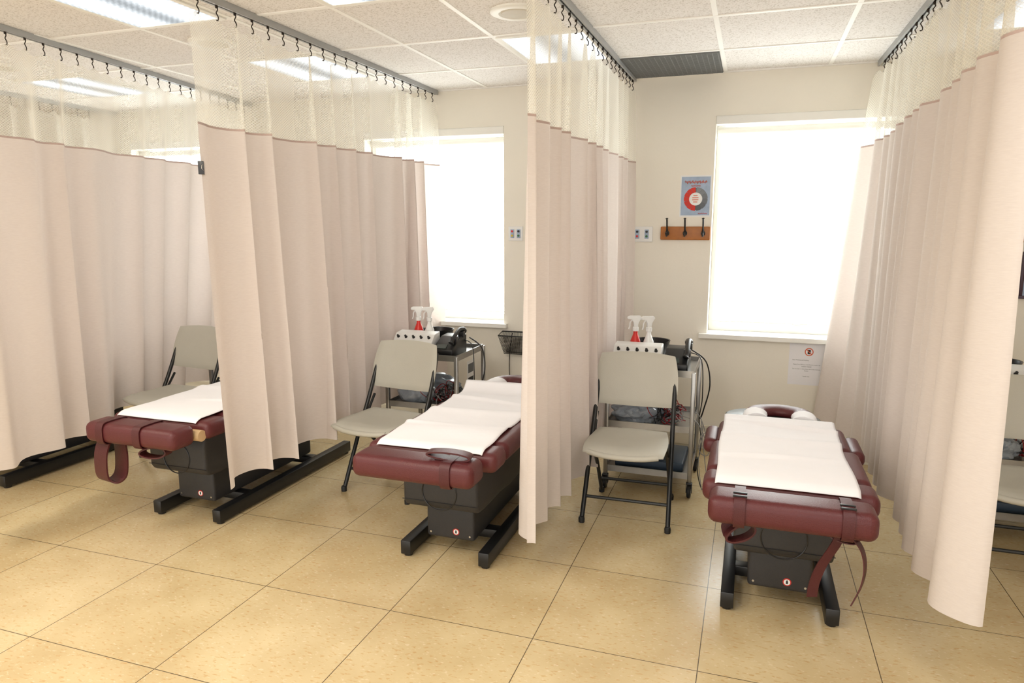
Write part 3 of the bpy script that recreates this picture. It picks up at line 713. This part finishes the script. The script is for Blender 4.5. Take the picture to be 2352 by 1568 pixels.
def rack(x0,x1):
    e=empty('coat_rack',((x0+x1)/2,Y,1.455),'oak wall board with three dark metal coat hooks','coat rack',group='coat racks')
    w=(x1-x0)/2
    box('board',(-w,w,-.02,0,0,.09),M_wood,e,.006)
    for x in (-w*.72,0,w*.72):
        bm=bmesh.new()
        add_lathe(bm,[(.018,0),(.018,.005),(.008,.009)],(x,-.02,.045),16,Matrix.Diagonal((.8,1,1.0,1))@Matrix.Rotation(math.pi/2,4,'X'))
        add_sweep(bm,[(x,-.026,.05),(x,-.04,.075),(x,-.052,.10),(x,-.06,.125),(x,-.072,.143)],[.007]*4+[.0055]*12+[.009],10,smooth=4)
        add_sweep(bm,[(x,-.026,.045),(x,-.045,.03),(x,-.065,.027),(x,-.075,.04),(x,-.078,.052)],[.007]*4+[.0055]*12+[.009],10,smooth=4)
        mk('coat_hook',bm,M_blackp,e)
    return e
rack(-.60,-.27); rack(1.455,1.785)
def jackplate(x0,x1,z0,z1,cols):
    e=empty('call_panel',((x0+x1)/2,Y,z0),'white wall plate with coloured call buttons','wall plate',group='call button plates')
    w=(x1-x0)/2;h=z1-z0; box('plate',(-w,w,-.008,0,0,h),M_wbot,e,.003)
    for cx in (-w*.45,w*.45):
        box('insert',(cx-.014,cx+.014,-.012,-.008,h*.2,h*.8),M_poster,e,.001)
        for k,z in enumerate((.66,.36)):
            lathe('button',[(.008,0),(.008,.006),(.0,.007)],cols[(k+(cx>0)*2)%4],e,c=(cx,-.012,h*z),n=14,mtx=Matrix.Rotation(math.pi/2,4,'X'))
jackplate(-1.71,-1.60,1.44,1.545,[M_red,M_yel,M_blackp,M_grn])
jackplate(-.80,-.655,1.44,1.545,[M_blackp,M_red,M_blackp,M_grn])
# notice
e=empty('phone_notice',(.3875,Y-.0005,.50),'white paper notice with crossed out phone symbol','sign')
box('sheet',(-.1125,.1125,-.001,0,0,.28),M_paper,e)
disc_ring('prohibition_ring',.021,.027,0,2*math.pi,(.01,-.0018,.225),M_orange,e)
box('phone_symbol',(.001,.019,-.0018,-.0012,.21,.24),M_ink,e)
box('prohibition_bar',(-.024,.024,-.0026,-.002,-.0025,.0025),M_orange,e,mtx=Matrix.Translation((.01,0,.225))@Matrix.Rotation(.785,4,'Y'))
for t,x,z,al,s in [('Dear Patients and Visitors,',-.09,.168,'LEFT',.0095),('Please Turn OFF your Cell Phones or put it on',.0,.138,'CENTER',.0088),('SILENT MODE!',.0,.124,'CENTER',.0095),('Do not take or make phone calls in the treatment',.0,.108,'CENTER',.0085),('Rooms',.0,.096,'CENTER',.0088),('Thank You',.0,.058,'CENTER',.0095)]:
    text('notice_text',t,s,(x,-.0014,z),M_ink,e,al)
# wire basket
e=empty('wire_basket',(-1.63,Y-.003,.60),'black wire mesh wall basket beside the window','basket')
bm=bmesh.new()
w=.13
add_sweep(bm,[(-w,0,.16),(w,0,.16),(w,-.1,.14),(-w,-.1,.14)],.005,6,closed=True)
add_sweep(bm,[(-w*.75,0,0),(w*.75,0,0),(w*.75,-.06,0),(-w*.75,-.06,0)],.003,6,closed=True)
for k in range(29):
    t=-1+2*k/28; add_sweep(bm,[(w*t,-.1,.14),(w*.75*t,-.06,0),(w*.75*t,0,0),(w*t,0,.16)],.0014,4)
for k in range(1,13):
    f=k/13; ww=w*(.75+.25*f); add_sweep(bm,[(-ww,0,.16*f),(-ww,-.06-.04*f,.14*f),(ww,-.06-.04*f,.14*f),(ww,0,.16*f)],.0014,4)
mk('basket_wire',bm,M_blackp,e)
hang([(-1.68,Y-.008,.75),(-1.70,Y-.01,.60),(-1.70,Y-.01,.4),(-1.66,Y-.02,.25),(-1.68,Y-.06,.18)],M_cabk,'black cord hanging below the wall basket')
e=empty('picture_frame',(1.66,Y-.001,1.12),'dark purple framed picture on the wall','picture')
boxes('frame',[(-.13,-.112,-.02,0,.018,.262),(.112,.13,-.02,0,.018,.262),(-.13,.13,-.02,0,0,.018),(-.13,.13,-.02,0,.262,.28)],M_wood_frame,e,.003); box('picture',(-.115,.115,-.008,-.002,.01,.27),M_poster,e)

# ---------------------------------------------------------------- world, camera
w=bpy.data.worlds.new('World'); scene.world=w; w.use_nodes=True
bg=w.node_tree.nodes['Background']; bg.inputs[0].default_value=(1,.97,.93,1); bg.inputs[1].default_value=2.0
cam=bpy.data.cameras.new('Camera'); co=bpy.data.objects.new('Camera',cam); COL.objects.link(co)
cam.sensor_width=36; cam.lens=36*1604/2352; cam.clip_start=.05
co.location=(0,0,1.56); co.rotation_euler=(math.radians(90-9.52),0,math.radians(18.8)); scene.camera=co
scene.view_settings.view_transform='Standard'; scene.view_settings.look='None'; scene.view_settings.exposure=0.36
